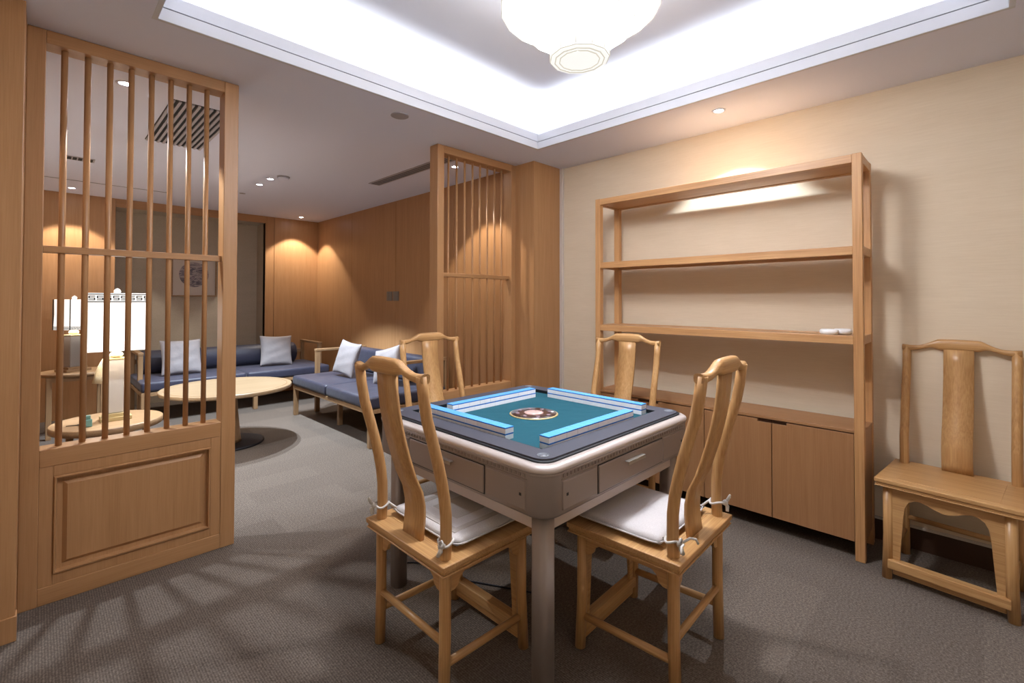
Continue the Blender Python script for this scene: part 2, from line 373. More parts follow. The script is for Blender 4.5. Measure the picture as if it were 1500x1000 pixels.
# ------------------------------------------------------------------ chairs
SW, SZ = .245, .465
def make_chair(label, group, back=-.273, sd=.22):
    E = lambda ax: wood('elm', ax)
    t = thing('yoke_back_chair', label, 'chair', group=group)
    lx, ly = .2, sd-.042
    # seat: framed panel with moulded edge
    b = MB()
    b.box(-SW, SW, -sd, sd, SZ-.018, SZ); b.box(-SW+.006, SW-.006, -sd+.006, sd-.006, SZ-.03, SZ-.018); b.box(-SW+.002, SW-.002, -sd+.002, sd-.002, SZ-.036, SZ-.03)
    s = b.build('seat', E(0), t, bevel=.004)
    b = MB(); b.box(-SW+.075, SW-.075, -sd+.07, sd-.05, SZ-.001, SZ+.0012); b.build('seat_panel', E(0), s, bevel=.001, seg=1)
    # legs
    for sx in (-1, 1):
        MB().tube([(sx*(lx+.006), (ly+.006), 0), (sx*lx, ly, .2), (sx*lx, ly, SZ-.03)], .0195, 16).build('front_leg', E(2), t)
    # rear legs run up into the posts
    k = (back+.175)/(-.273+.175)
    prof = [(0, -ly-.004), (.2, -ly), (SZ, -ly), (.52, -.175*sd/.22), (.60, -.176*sd/.22), (.66, -.175-.008*k), (.72, -.175-.02*k), (.78, -.175-.035*k), (.85, -.175-.055*k), (.92, -.175-.076*k), (.99, -.175-.089*k), (1.062, back)]
    if sd < .22: prof = [(z, y if z > .62 else y) for z, y in prof]
    for sx in (-1, 1):
        path = [(sx*lx, y, z) for z, y in prof]
        rad = [.0195 if z < SZ else .0195-.0012*(z-SZ)/.6 for z, y in prof]
        MB().tube(path, rad, 16).build('back_post', E(2), t)
    # splat
    sp = [(SZ, -.169), (.50, -.164), (.54, -.1605), (.58, -.161), (.63, -.171), (.69, -.171-.028*k), (.75, -.171-.048*k), (.81, -.171-.066*k), (.87, -.171-.081*k), (.93, -.171-.093*k), (.99, -.171-.101*k), (1.06, -.171-.106*k)]
    MB().sweep_y([(y+.007, y-.007, z) for z, y in sp], (-.056, .056)).build('back_splat', E(2), t)
    # crest rail
    ks = [(-.217, 1.055, .0165, .0165), (-.185, 1.053, .0165, .0145), (-.155, 1.056, .0165, .0125), (-.13, 1.064, .0165, .012), (-.108, 1.073, .0170, .014), (-.092, 1.077, .018, .0195), (-.078, 1.0775, .019, .0262), (-.066, 1.077, .0195, .028), (-.02, 1.0775, .0200, .0285)]
    ks = ks + [(-x, z, a, c) for x, z, a, c in ks[::-1]]
    def dy(x): return back + .004 - .014*(1-(abs(x)/.214)**2)
    b = MB(); rings = []
    for x, z, a, c in ks:
        y = dy(x); r = []
        n = 14
        for i in range(n):
            th = 2*PI*i/n; cs, sn = math.cos(th), math.sin(th)
            cs = math.copysign(abs(cs)**.72, cs); sn = math.copysign(abs(sn)**.72, sn)
            r.append(b.bm.verts.new((x, y+a*cs, z+c*sn)))
        rings.append(r)
    for A, B in zip(rings, rings[1:]):
        for i in range(14): b.quadface([A[i], A[(i+1)%14], B[(i+1)%14], B[i]], 0, True)
    b.quadface(rings[0][::-1]); b.quadface(rings[-1])
    b.build('crest_rail', E(0), t)
    # stretchers
    MB().tube([(-lx, -ly, .19), (lx, -ly, .19)], .0125, 12).build('stretcher', E(0), t)
    for sx in (-1, 1):
        MB().tube([(sx*lx, -ly, .125), (sx*lx, ly, .115)], [(.0125,.014)]*2, 12).build('stretcher', E(1), t)
    b = MB(); b.box(-lx, lx, ly-.012, ly+.03, .052, .094); b.box(-lx+.015, lx-.015, ly-.004, ly+.006, .022, .052)
    b.build('foot_rail', E(0), t, bevel=.006)
    # front apron: one arch with side strips down to the foot rail
    h = .183; pts = [(-h, .094), (-h, SZ-.036), (h, SZ-.036), (h, .094), (.158, .094)]
    arch = [(.150, .2), (.143, .30), (.137, .345), (.125, .372), (.105, .386), (.085, .389), (.06, .382), (.035, .371), (.012, .364), (0, .363)]
    pts += arch + [(-x, z) for x, z in arch[:-1][::-1]] + [(-.158, .094)]
    MB().prism(pts, 1, ly-.004, ly+.008).build('front_apron', E(0), t)
    # rear and side aprons with bracket ends
    def apron(L):
        return [(-L, SZ-.036), (L, SZ-.036), (L, .352), (L-.02, .354), (L-.035, .366), (L-.042, .386), (L-.06, .398), (-L+.06, .398), (-L+.042, .386), (-L+.035, .366), (-L+.02, .354), (-L, .352)]
    MB().prism(apron(.183), 1, -ly-.006, -ly+.006).build('apron', E(0), t)
    for sx in (-1, 1):
        MB().prism(apron(ly-.016), 0, sx*lx-.006, sx*lx+.006).build('apron', E(1), t)
    return t
ch = make_chair('light wooden yoke-back chair nearest the left screen, cushion tied on, back to the sofas', None)
ch.location = (1.117, 1.435, 0); ch.rotation_euler = (0, 0, -PI/2)
CH = {'L': ch}
CH['R'] = dup(ch, (1.667, .903, 0), math.radians(2.2), 'light wooden yoke-back chair in the foreground, right of the near table leg')
CH['B'] = dup(ch, (1.77, 2.257, 0), PI-math.radians(4), 'light wooden yoke-back chair behind the mahjong table, in front of the thin-spindle screen', s=.985)
CH['E'] = dup(ch, (2.362, 1.555, 0), PI/2+math.radians(6), 'light wooden yoke-back chair between the mahjong table and the shelf cabinet', s=.985)
wc = make_chair('wooden yoke-back chair without cushion standing against the cream wall, right edge of photo', None, back=-.252, sd=.208)
wc.location = (2.985, .100, 0); wc.rotation_euler = (0, 0, math.radians(84.5))

# seat cushions, each its own thing with two ties
def slab_cushion(b, w, d, t, z0, mi=0, n=12, pinch=.012):
    top, bot = [], []
    def g(u): return math.copysign(abs(u)**1.0, u)
    for j in range(n+1):
        rt, rb = [], []
        for i in range(n+1):
            u, v = -1+2*i/n, -1+2*j/n
            x = u*w*(1-pinch*abs(v)**6*2); y = v*d*(1-pinch*abs(u)**6*2)
            e = (1-abs(u)**8)*(1-abs(v)**8)
            h = t/2*(e**.5)
            rt.append(b.bm.verts.new((x, y, z0+t/2+h)))
            rb.append(rt[-1] if e <= 1e-9 else b.bm.verts.new((x, y, z0+t/2-h)))
        top.append(rt); bot.append(rb)
    for j in range(n):
        for i in range(n):
            b.quadface([top[j][i], top[j][i+1], top[j+1][i+1], top[j+1][i]], mi, True)
            b.quadface([bot[j][i], bot[j+1][i], bot[j+1][i+1], bot[j][i+1]], mi, True)
def make_tie(b, sx, bow):
    px, py, z = sx*.2, -.176, SZ+.052
    r = .0245
    path = [(px+r*math.cos(a), py+r*math.sin(a), z+.006*math.sin(2*a)) for a in [2*PI*k/18 for k in range(18)]]
    b.tube(path, .0042, 8, closed=True)
    b.tube([(px-sx*.03, -.13, z-.02), (px-sx*.012, -.145, z-.006), (px-sx*.004, py+r, z)], .0042, 8)
    kx, ky = px+sx*.012, py-r-.004
    b.lathe([(.001, z-.012), (.009, z-.007), (.011, z), (.009, z+.007), (.001, z+.012)], 10, cx=kx, cy=ky)
    if bow:
        b.tube([(kx, ky, z), (kx+sx*.02, ky-.02, z+.012), (kx+sx*.045, ky-.024, z+.016), (kx+sx*.06, ky-.03, z+.002)], .004, 8)
        b.tube([(kx, ky, z), (kx-sx*.02, ky-.025, z+.02), (kx-sx*.03, ky-.04, z+.018), (kx-sx*.034, ky-.046, z+.004)], .004, 8)
    b.tube([(kx, ky, z), (kx+sx*.006, ky-.008, z+.016), (kx+sx*.018, ky-.012, z+.026), (kx+sx*.028, ky-.008, z+.016), (kx+sx*.016, ky-.003, z+.002)], .0045, 8)
    b.tube([(kx, ky, z), (kx+sx*.005, ky-.006, z-.014), (kx-sx*.004, ky-.009, z-.03)], [.005, .008, .006], 8)
def cushion(label, loc, rz, m, quilt=False, s=1, bow=False):
    t = thing('seat_cushion', label, 'cushion', loc, rz, s=s)
    b = MB(); slab_cushion(b, .205, .178, .034, 0)
    b.move(Matrix.Translation((0, .042, SZ+.0035)))
    c = b.build('pad', m, t)
    # piping
    b = MB(); w, d = .203, .176
    pa = [(w*math.copysign(abs(math.cos(a))**.18, math.cos(a)), .042+d*math.copysign(abs(math.sin(a))**.18, math.sin(a)), SZ+.021) for a in [2*PI*k/72 for k in range(72)]]
    b.tube(pa, .003, 6, closed=True); b.build('piping', m, t)
    if quilt:
        b = MB()
        for (x0, x1, y0, y1) in ((-.15,.15,-.10,-.075), (-.15,.15,.155,.18), (-.15,-.125,-.075,.155), (.125,.15,-.075,.155)):
            b.box(x0, x1, y0, y1, SZ+.0345, SZ+.0385)
        b.box(-.075, .075, -.03, .11, SZ+.0345, SZ+.0385)
        b.build('quilted_band', M_CUSH3, t, bevel=.0015)
    for sx in (-1, 1):
        b = MB(); make_tie(b, sx, bow and sx < 0); b.build('tie', M_CORD, t)
    return t
cushion('pale quilted pad tied to the chair nearest the left screen', CH['L'].location, -PI/2, M_CUSH2, True)
cushion('plain grey pad tied with a bow on the chair right of the near table leg', CH['R'].location, math.radians(2.2), M_CUSH, bow=True)
cushion('grey pad on the chair behind the table, by the thin-spindle screen', CH['B'].location, PI-math.radians(4), M_CUSH, s=.985)
cushion('grey pad on the chair between the mahjong table and the shelf cabinet', CH['E'].location, PI/2+math.radians(6), M_CUSH, s=.985)

# ------------------------------------------------------------------ mahjong table
TCX, TCY = 1.617, 1.463
def rrect(h, r, n=8):
    p = []
    for sx, sy, a0 in ((1,1,0), (-1,1,PI/2), (-1,-1,PI), (1,-1,1.5*PI)):
        for k in range(n+1):
            a = a0+PI/2*k/n; p.append((sx*(h-r)+r*math.cos(a), sy*(h-r)+r*math.sin(a)))
    return p
def loops(b, L, mi=0, cap0=True, cap1=True, smooth=True):
    R = [[b.bm.verts.new((x, y, z)) for x, y in rrect(h, r)] for h, r, z in L]
    n = len(R[0])
    for A, B in zip(R, R[1:]):
        for k in range(n): b.quadface([A[k], A[(k+1)%n], B[(k+1)%n], B[k]], mi, smooth)
    if cap0: b.quadface(R[0][::-1], mi)
    if cap1: b.quadface(R[-1], mi)
T = thing('mahjong_table', 'square automatic mahjong table with champagne metal body and green felt top', 'table', (TCX, TCY, 0))
FZ = .775
b = MB(); loops(b, [(.507, .065, .612), (.512, .07, .620), (.512, .07, .742)], cap1=False, smooth=True)
loops(b, [(.512, .07, .742), (.515, .07, .752)], cap0=False)
body = b.build('apron', M_CHAMP, T)
b = MB(); loops(b, [(.510, .068, .750), (.514, .071, .753), (.517, .073, .760), (.515, .071, .769), (.506, .066, .776), (.488, .055, .7795), (.487, .054, .772)], cap0=True, cap1=False)
b.build('rim', M_CHAMP2, T)
b = MB(); loops(b, [(.489, .055, .773), (.489, .055, .7835), (.484, .052, .7845), (.476, .05, .7845)], cap1=False); b.build('gasket', M_GASKET, T)
# slate frame (ring) and felt
b = MB()
R = [[b.bm.verts.new((x, y, z)) for x, y in rrect(h, r)] for h, r, z in ((.480,.05,.784), (.479,.05,.790), (.402,.004,.7915), (.396,.003,.7905))]
for A, B in zip(R, R[1:]):
    n = len(A)
    for k in range(n): b.quadface([A[k], A[(k+1)%n], B[(k+1)%n], B[k]])
b.build('slate_frame', M_MAT, T)
b = MB(); ring(b, -.3955, .3955, -.3955, .3955, .004, .770, .7908); b.build('inner_gasket', M_GASKET, T)
MB().box(-.3955, .3955, -.3955, .3955, .7735, .7755).build('felt_top', M_FELT, T)
FZ = .7755
for (sx, sy) in ((-1,-1), (1,-1), (-1,1), (1,1)):
    b = MB(); b.lathe([(.021, .7895), (.021, .7920), (.0185, .7920), (.0185, .7912), (.012, .7912), (.012, .7920), (.004, .7922)], 24, cx=sx*.44, cy=sy*.44)
    b.build('corner_emblem', M_EMB, T)
# lower skirt
b = MB(); loops(b, [(.462, .03, .55), (.462, .03, .612)], cap1=False, smooth=False); b.build('skirt', M_CHAMP2, T)
# faces: dentil band, panels, drawer
def on_face(k, x0, x1, d0, d1, z0, z1):
    """box on face k; x along face, d outward from .512"""
    c, s = [(1,0), (0,1), (-1,0), (0,-1)][k]
    # outward dir for face 0 is -Y
    bb = MB(); bb.box(x0, x1, -(.512+d1), -(.512+d0), z0, z1)
    bb.move(Matrix.Rotation(k*PI/2, 4, 'Z')); return bb
for k in range(4):
    b = MB()
    for i in range(44):
        x = -.43+.86*(i+.5)/44
        b.box(x-.0062, x+.0062, -.5150, -.508, .733, .7445)
    b.box(-.435, .435, -.5135, -.508, .7265, .7295)
    b.move(Matrix.Rotation(k*PI/2, 4, 'Z')); b.build('dentil_band', M_CHAMPD, T, bevel=.001, seg=1)
    for (x0, x1) in ((-.43, -.24), (.24, .43)):
        p = on_face(k, x0, x1, -.004, .004, .628, .722).build('side_panel', M_CHAMP, T, bevel=.004)
        hx = x0+.022 if x0 < 0 else x1-.022
        hole = MB()
        hole.box(hx-.0045, hx+.0045, -.5172, -.51, .672, .681); hole.move(Matrix.Rotation(k*PI/2, 4, 'Z')); hole.build('keyhole', M_BLACK, p)
    gap = MB()
    gap.box(-.2345, .2345, -.5132, -.508, .624, .7255); gap.move(Matrix.Rotation(k*PI/2, 4, 'Z')); gap.build('drawer_gap', M_GASKET, T)
    d = on_face(k, -.231, .231, -.004, .0055, .627, .722).build('drawer', M_CHAMP, T, bevel=.004)
    h = MB(); h.box(-.062, .062, -.5335, -.5165, .696, .7005); h.box(-.062, .062, -.5335, -.531, .687, .699); h.box(-.014, .014, -.5345, -.515, .690, .699)
    h.move(Matrix.Rotation(k*PI/2, 4, 'Z')); h.build('handle', M_STEEL, d, bevel=.001)
for sx in (-1, 1):
    for sy in (-1, 1):
        b = MB()
        L = [(.033, .022, 0), (.033, .022, .612)]
        R = [[b.bm.verts.new((sx*.437+x, sy*.437+y, z)) for x, y in rrect(h, r)] for h, r, z in L]
        n = len(R[0])
        for q in range(n): b.quadface([R[0][q], R[0][(q+1)%n], R[1][(q+1)%n], R[1][q]], 0, True)
        b.quadface(R[0][::-1]); b.quadface(R[1]); b.build('leg', M_CHAMP, T)
# machine housing below the top
b = MB(); loops(b, [(.22, .04, .36), (.30, .04, .552)], smooth=False); b.build('machine_housing', M_BLACK, T)
# centre console
b = MB(); b.lathe([(.112, FZ), (.112, FZ+.003), (.106, FZ+.005)], 48); con = b.build('dice_console', M_GOLD, T)
b = MB(); b.lathe([(.105, FZ+.0045), (.105, FZ+.0056), (.07, FZ+.0064), (.045, FZ+.0066)], 48); b.build('console_plate', plain('console_brown', (64,44,40), .3, coat=.4), con)
b = MB(); b.lathe([(.045, FZ+.006), (.044, FZ+.009), (.032, FZ+.012), (.018, FZ+.0145), (.004, FZ+.0155)], 32); b.build('dice_dome', plain('dome_pink', (214,178,172), .15, coat=.6), con)
b = MB()
for i in range(8):
    a = 2*PI*i/8+.2; b.lathe([(.0095, FZ+.006), (.0095, FZ+.0085), (.007, FZ+.009)], 14, cx=.077*math.cos(a), cy=.077*math.sin(a))
b.build('button_ring', plain('console_mauve', (150,128,140), .3), con)
b = MB(); b.box(.060, .074, -.062, -.050, FZ+.006, FZ+.0095); b.build('start_button', M_WHITE, con, bevel=.002)
b = MB(); b.box(-.09, .09, -.001, .001, FZ+.0066, FZ+.0072); b.box(-.001, .001, -.09, .09, FZ+.0066, FZ+.0072); b.build('quarter_lines', M_STEEL, con)

# mahjong tiles: four walls, two rows each, 17 long
TWD, TLN, THT = .0332, .0440, .0235
b = MB()
b.box(-TWD/2+.0001, TWD/2-.0001, -TLN/2, TLN/2, 0, THT*.78, 0)
b.box(-TWD/2+.0001, TWD/2-.0001, -TLN/2, TLN/2, THT*.78, THT-.0004, 1)
bm = b.bm
bm.faces.ensure_lookup_table()
for f in bm.faces:
    if f.material_index == 1 and abs(f.calc_center_median().z-(THT-.0004)) > 1e-4: f.material_index = 2
bmesh.ops.remove_doubles(bm, verts=bm.verts, dist=1e-5)
tile0 = b.build('mahjong_tile', [M_TILEW, M_TILEB, M_TILED], bevel=.0006, seg=2)
used = [False]
def tile(x, y, z, rz, label, group):
    if used[0]: o = tile0.copy(); COL.objects.link(o)
    else: o = tile0; used[0] = True
    o.location = (x, y, z); o.rotation_euler = (0, 0, rz)
    tag(o, label, 'mahjong tile', group)
SHORT = ['left wall', 'front right wall', 'cabinet-side wall', 'screen-side wall']
WALLS = [ # name, start centre, direction, rz, (end A, end B)
    ('left-side tile wall', (1.258, 1.262+TWD/2), (0,1), PI/2, ('end towards the near table corner', 'end at the left table corner')),
    ('front right tile wall', (1.262+TWD/2, 1.092), (1,0), 0, ('end at the near table corner', 'end towards the cabinet')),
    ('cabinet-side tile wall', (1.975, 1.103+TWD/2), (0,1), PI/2, ('end at the right table corner', 'end at the far table corner')),
    ('screen-side tile wall', (1.340+TWD/2, 1.732), (1,0), 0, ('end at the left', 'end at the far table corner')),
]
FT = .7756
for name, (sx0, sy0), (dx, dy_), rz, ends in WALLS:
    for lay in range(2):
        row = 'upper' if lay else 'lower'
        for i in range(17):
            j = .0006*math.sin(i*3.1+lay)
            x = sx0+dx*i*TWD + (j if dy_ else 0) ; y = sy0+dy_*i*TWD + (j if dx else 0)
            sn = SHORT[[w_[0] for w_ in WALLS].index(name)]
            lab = 'blue-backed tile inside the %s row of the %s' % (row, name)
            grp = 'mahjong tiles in the %s row of the %s' % (row, name)
            if i in (0, 16):
                lab = '%s blue-backed tile of the %s, %s' % (row, sn, ends[0 if i == 0 else 1])
            tile(x, y, FT+lay*THT, rz, lab, grp)

# cable under the table
b = MB(); pts = []
for k in range(30):
    u = k/29; pts.append((1.30+.25*u+.05*math.sin(7*u), 1.95-.5*u+.07*math.cos(9*u), .004+.03*max(0, math.sin(PI*u*1.0))*0))
b.tube(pts, .0035, 8); tag(b.build('power_cord', plain('cord_dark', (22,24,40), .5)), 'thin dark cord lying on the carpet under the mahjong table', 'cord')

# ------------------------------------------------------------------ shelf cabinet
XR, XRB = 2.896, 3.19
Y0, Y1 = .411, 2.01
PW = .042
Rk = thing('shelf_cabinet', 'tall open wooden shelf unit with cupboard doors below, against cream wall', 'shelf unit', ((XR+XRB)/2, (Y0+Y1)/2, 0))
rx, ry = (XR+XRB)/2, (Y0+Y1)/2
rk = lambda ax: wood('rack', ax)
for x0 in (XR, XRB-PW):
    for y0 in (Y0, Y1-PW):
        MB().box(x0-rx, x0+PW-rx, y0-ry, y0+PW-ry, 0, 2.045).build('post', rk(2), Rk, bevel=.003)
def shelf(nm, z0, z1):
    b = MB(); e = .0015
    b.box(XR-rx+e, XR+PW-rx, Y0+PW-ry, Y1-PW-ry, z0, z1); b.box(XRB-PW-rx, XRB-rx-e, Y0+PW-ry, Y1-PW-ry, z0, z1)
    b.box(XR+PW-rx, XRB-PW-rx, Y0-ry+e, Y0+PW-ry-e, z0, z1); b.box(XR+PW-rx, XRB-PW-rx, Y1-PW-ry+e, Y1-ry-e, z0, z1)
    s = b.build(nm, rk(1), Rk, bevel=.002)
    MB().box(XR+PW-rx-.002, XRB-PW-rx+.002, Y0+PW-ry-.002, Y1-PW-ry+.002, z1-.02 if nm != 'top_board' else z0+.004, z1-.003).build('board', rk(1), s)
    return s
shelf('top_board', 2.0, 2.043); shelf('shelf', 1.533, 1.577); shelf('shelf', 1.079, 1.122)
# cupboard
cb = lambda ax: wood('cabinet', ax)
cy0, cy1 = Y0+PW, Y1-PW
b = MB(); b.box(XR+.001-rx, XRB-.001-rx, cy0-ry, cy1-ry, .634, .650)
b.box(XR+PW-rx, XRB-PW-rx, Y0+.002-ry, cy0-ry, .634, .650); b.box(XR+PW-rx, XRB-PW-rx, cy1-ry, Y1-.002-ry, .634, .650)
b.build('counter', cb(1), Rk, bevel=.002)
b = MB(); b.box(XR+.03-rx, XRB-.002-rx, cy0-ry, cy1-ry, .092, .634)
b.box(XR+PW-rx, XRB-PW-rx, Y0+.004-ry, cy0-ry, .092, .634); b.box(XR+PW-rx, XRB-PW-rx, cy1-ry, Y1-.004-ry, .092, .634)
b.build('carcass', cb(2), Rk, bevel=.002)
nd = 4; dw = (cy1-cy0)/nd
for i in range(nd):
    a, c = cy0+i*dw+.002, cy0+(i+1)*dw-.002
    b = MB()
    # notch for the finger pull on the meeting side of each pair
    pull = 'hi' if i % 2 == 0 else 'lo'
    L = .072
    zt_ = .628
    if pull == 'hi': pts = [(a-ry, .092), (c-ry, .092), (c-ry, zt_-.016), (c-L-ry, zt_-.016), (c-L-ry, zt_), (a-ry, zt_)]
    else: pts = [(a-ry, .092), (c-ry, .092), (c-ry, zt_), (a+L-ry, zt_), (a+L-ry, zt_-.016), (a-ry, zt_-.016)]
    b.prism(pts, 0, XR+.004-rx, XR+.026-rx); d = b.build('door', cb(2), Rk, bevel=.0015)
    b = MB(); q = (c-L, c) if pull == 'hi' else (a, a+L)
    b.box(XR+.021-rx, XR+.0292-rx, q[0]-ry, q[1]-ry, zt_-.018, zt_); b.build('finger_pull', plain('pull_dark_%d' % i, (72,44,26), .6), d)
# white dishes on the shelf
def dish(x, y, label, rz):
    b = MB(); z = 1.1222
    b.lathe([(.030, 0), (.036, .004), (.038, .014), (.036, .022), (.030, .025), (.024, .025), (.022, .014), (.0, .013)], 28, cap=False)
    b.lathe([(.030, 0), (.0001, 0)], 28, cap=False)
    o = b.build('white_dish', M_WHITE); o.location = (x, y, z); o.scale = (1, 1.15, 1.1); o.rotation_euler = (0,0,rz)
    return tag(o, label, 'dish', 'white dishes on the shelf')
dish(2.955, .566, 'small round white dish on the lower open shelf, nearer the front edge', 0)
dish(3.035, .520, 'small round white dish on the lower open shelf, set further back and right', .3)

# ------------------------------------------------------------------ lounge: sofas
def cushion_block(nm, x0, x1, y0, y1, z0, z1, mat, parent, bev=.035):
    b = MB(); b.box(x0, x1, y0, y1, z0, z1); o = b.build(nm, mat, parent, bevel=bev, seg=5)
    for p in o.data.polygons: p.use_smooth = True
    return o
def sofa(label, L, D, loc, rz, back_kind, ncush):
    """local: x along length 0..L, y depth 0 (front)..D (back)"""
    t = thing('wooden_sofa', label, 'sofa', loc, rz)
    W = lambda ax: wood('sofa', ax)
    b = MB(); b.box(0, L, 0, .035, .295, .335); b.box(0, L, D-.04, D-.002, .295, .335); b.box(0, .04, .035, D-.04, .297, .333); b.box(L-.04, L, .035, D-.04, .297, .333)
    b.box(.04, L-.04, .035, D-.04, .30, .325); b.build('seat_frame', W(0), t, bevel=.003)
    n = 3
    for x, fy in ((0, 0), (.76 if L < 1.9 else 1.06, .16 if L < 1.9 else 0), (L-.045, 0)):
        if x is None: continue
        MB().box(x, x+.045, fy+.002, fy+.047, 0, .300 if fy else .296).build('leg', W(2), t, bevel=.004)
        MB().box(x, x+.045, D-.05, D-.004, 0, .296).build('leg', W(2), t, bevel=.004)
    for x in (0, L-.045):
        a = MB(); a.box(x+.001, x+.044, .24, .29, 0 if x == 0 else .0, .70); post = a.build('arm_post', W(2), t, bevel=.004)
        MB().box(x-.002, x+.047, .235, D-.01, .70, .728).build('arm_rail', W(1), t, bevel=.004)
        MB().box(x+.002, x+.043, D-.06, D-.012, .335, .70).build('arm_post', W(2), t, bevel=.004)
    MB().box(.045, L-.045, D-.045, D-.012, .55, .60).build('back_rail', W(0), t, bevel=.003)
    MB().box(.045, L-.045, D-.045, D-.012, .40, .43).build('back_rail', W(0), t, bevel=.003)
    w = L/ncush
    for i in range(ncush):
        cushion_block('seat_cushion', i*w+.003 if i else -.004, (i+1)*w-.003 if i < ncush-1 else L+.004, -.012, D-.05, .336, .446, M_NAVY, t, .03)
    if back_kind == 'bolster':
        for i in range(2):
            x0 = .05+i*(L-.22)/2; x1 = x0+(L-.22)/2-.006
            b = MB(); r = .155; yc, zc = D-.05-r*.75, .446+r*.82
            prof = [(0, x0), (r*.8, x0+.004), (r*.95, x0+.02), (r, x0+.05), (r, x1-.05), (r*.95, x1-.02), (r*.8, x1-.004), (0, x1)]
            nn = 28; rings = [[b.bm.verts.new((x, yc+max(rr,.0005)*.8*math.cos(2*PI*k/nn), zc+max(rr,.0005)*math.sin(2*PI*k/nn)*.88)) for k in range(nn)] for rr, x in prof]
            for A, B in zip(rings, rings[1:]):
                for k in range(nn): b.quadface([A[k], A[(k+1)%nn], B[(k+1)%nn], B[k]], 0, True)
            b.build('back_bolster', M_NAVY, t)
    else:
        w2 = (L-.1)/2
        for i in range(2):
            cushion_block('back_cushion', .05+i*w2+.004, .05+(i+1)*w2-.004, D-.19, D-.05, .447, .725, M_NAVY, t, .045)
    return t
sofa('navy sofa with wooden frame and round bolster back, under the picture', 1.97, .89, (.755, 6.11, 0), 0, 'bolster', 2)
# second sofa: length runs along -Y; front faces -X
sofa('navy two-seat sofa with low wooden frame along the wood-panelled right wall', 1.74, .88, (2.045, 5.52, 0), -PI/2, 'cushions', 2)

P3 = (2.44, 5.02, .648); P4 = (2.51, 4.29, .640)
def pillow(label, loc, rot, w=.40, t=.11):
    b = MB(); n = 16
    top, bot = [], []
    for j in range(n+1):
        rt, rb = [], []
        for i in range(n+1):
            u, v = -1+2*i/n, -1+2*j/n
            k = 1-.09*(1-abs(u)**2)*abs(v)**3; k2 = 1-.09*(1-abs(v)**2)*abs(u)**3
            x = u*w/2*k2; y = v*w/2*k
            e = max(0, (1-u*u)*(1-v*v)); h = t/2*e**.42*(1+.05*math.sin(9*u+3*v)+.05*math.sin(11*v-4*u))
            p = b.bm.verts.new((x, y, h)); rt.append(p); rb.append(p if e < 1e-9 else b.bm.verts.new((x, y, -h)))
        top.append(rt); bot.append(rb)
    for j in range(n):
        for i in range(n):
            b.quadface([top[j][i], top[j][i+1], top[j+1][i+1], top[j+1][i]], 0, True)
            b.quadface([bot[j][i], bot[j+1][i], bot[j+1][i+1], bot[j][i+1]], 0, True)
    o = b.build('throw_pillow', M_PILLOW, sub=1); o.location = loc; o.rotation_euler = rot
    return tag(o, label, 'pillow')
pillow('silver-grey throw pillow on the back sofa, seen through the lattice screen', (1.165, 6.50, .645), (math.radians(74), 0, math.radians(3)), .42)
pillow('silver-grey throw pillow at the right end of the back sofa, right of the lattice screen', (2.20, 6.53, .64), (math.radians(75), math.radians(2), math.radians(-4)), .41)
pillow('pale grey throw pillow standing alone on the right-hand sofa, nearest the far corner', P3, (math.radians(74), math.radians(6), math.radians(-84)), .40)
pillow('pale grey throw pillow on the right-hand sofa, partly hidden behind two chair backs', P4, (math.radians(72), math.radians(-14), math.radians(-76)), .38)

# ------------------------------------------------------------------ coffee table and lamp tables
cx, cy, r = 1.225, 4.83, .517
t = thing('coffee_table', 'round pale wood coffee table on a tapered pedestal and black disc base', 'table', (cx, cy, 0))
b = MB(); b.lathe([(r-.014, .485), (r-.002, .49), (r, .497), (r, .516), (r-.004, .52)], 72); b.build('tabletop', wood('pale', 0), t)
b = MB(); b.lathe([(r-.045, .5201), (r-.045, .5212), (r-.038, .5212), (r-.038, .5201)], 72, cap=False); b.build('inlay_ring', wood('sofa', 0), t)
b = MB(); b.lathe([(.105, .02), (.10, .05), (.075, .30), (.068, .45), (.09, .485)], 40); b.build('pedestal', wood('sofa', 2), t)
b = MB(); b.lathe([(.285, 0), (.29, .006), (.288, .016), (.27, .02)], 64); b.build('base', M_IRON, t)

cx, cy, r = .361, 4.376, .31
t = thing('lamp_table', 'low round wooden side table just behind the left lattice screen', 'table', (cx, cy, 0))
b = MB(); b.lathe([(r-.006, .405), (r, .41), (r, .445), (r-.005, .45)], 64); b.build('tabletop', wood('sofa', 0), t)
for k in range(4):
    a = PI/4+k*PI/2+.15; q = r-.07
    MB().tube([(q*1.05*math.cos(a), q*1.05*math.sin(a), 0), (q*math.cos(a), q*math.sin(a), .406)], [.016, .022], 14).build('leg', wood('sofa', 2), t)
cx, cy, r = .27, 6.30, .28
t = thing('side_table', 'taller wooden side table in the left corner by the back wall, lamp on top', 'table', (cx, cy, 0))
b = MB(); b.lathe([(r-.02, .57), (r, .58), (r, .596), (r-.004, .6)], 56); b.build('tabletop', wood('sofa', 0), t)
b = MB(); 
for sx in (-1, 1):
    b.box(-.17, .17, sx*.185-.01, sx*.185+.01, .525, .57); b.box(sx*.185-.01, sx*.185+.01, -.17, .17, .525, .57)
b.build('apron', wood('sofa', 0), t)
for sx in (-1, 1):
    for sy in (-1, 1):
        MB().box(sx*.19-.02, sx*.19+.02, sy*.19-.02, sy*.19+.02, 0, .572).build('leg', wood('sofa', 2), t, bevel=.003)

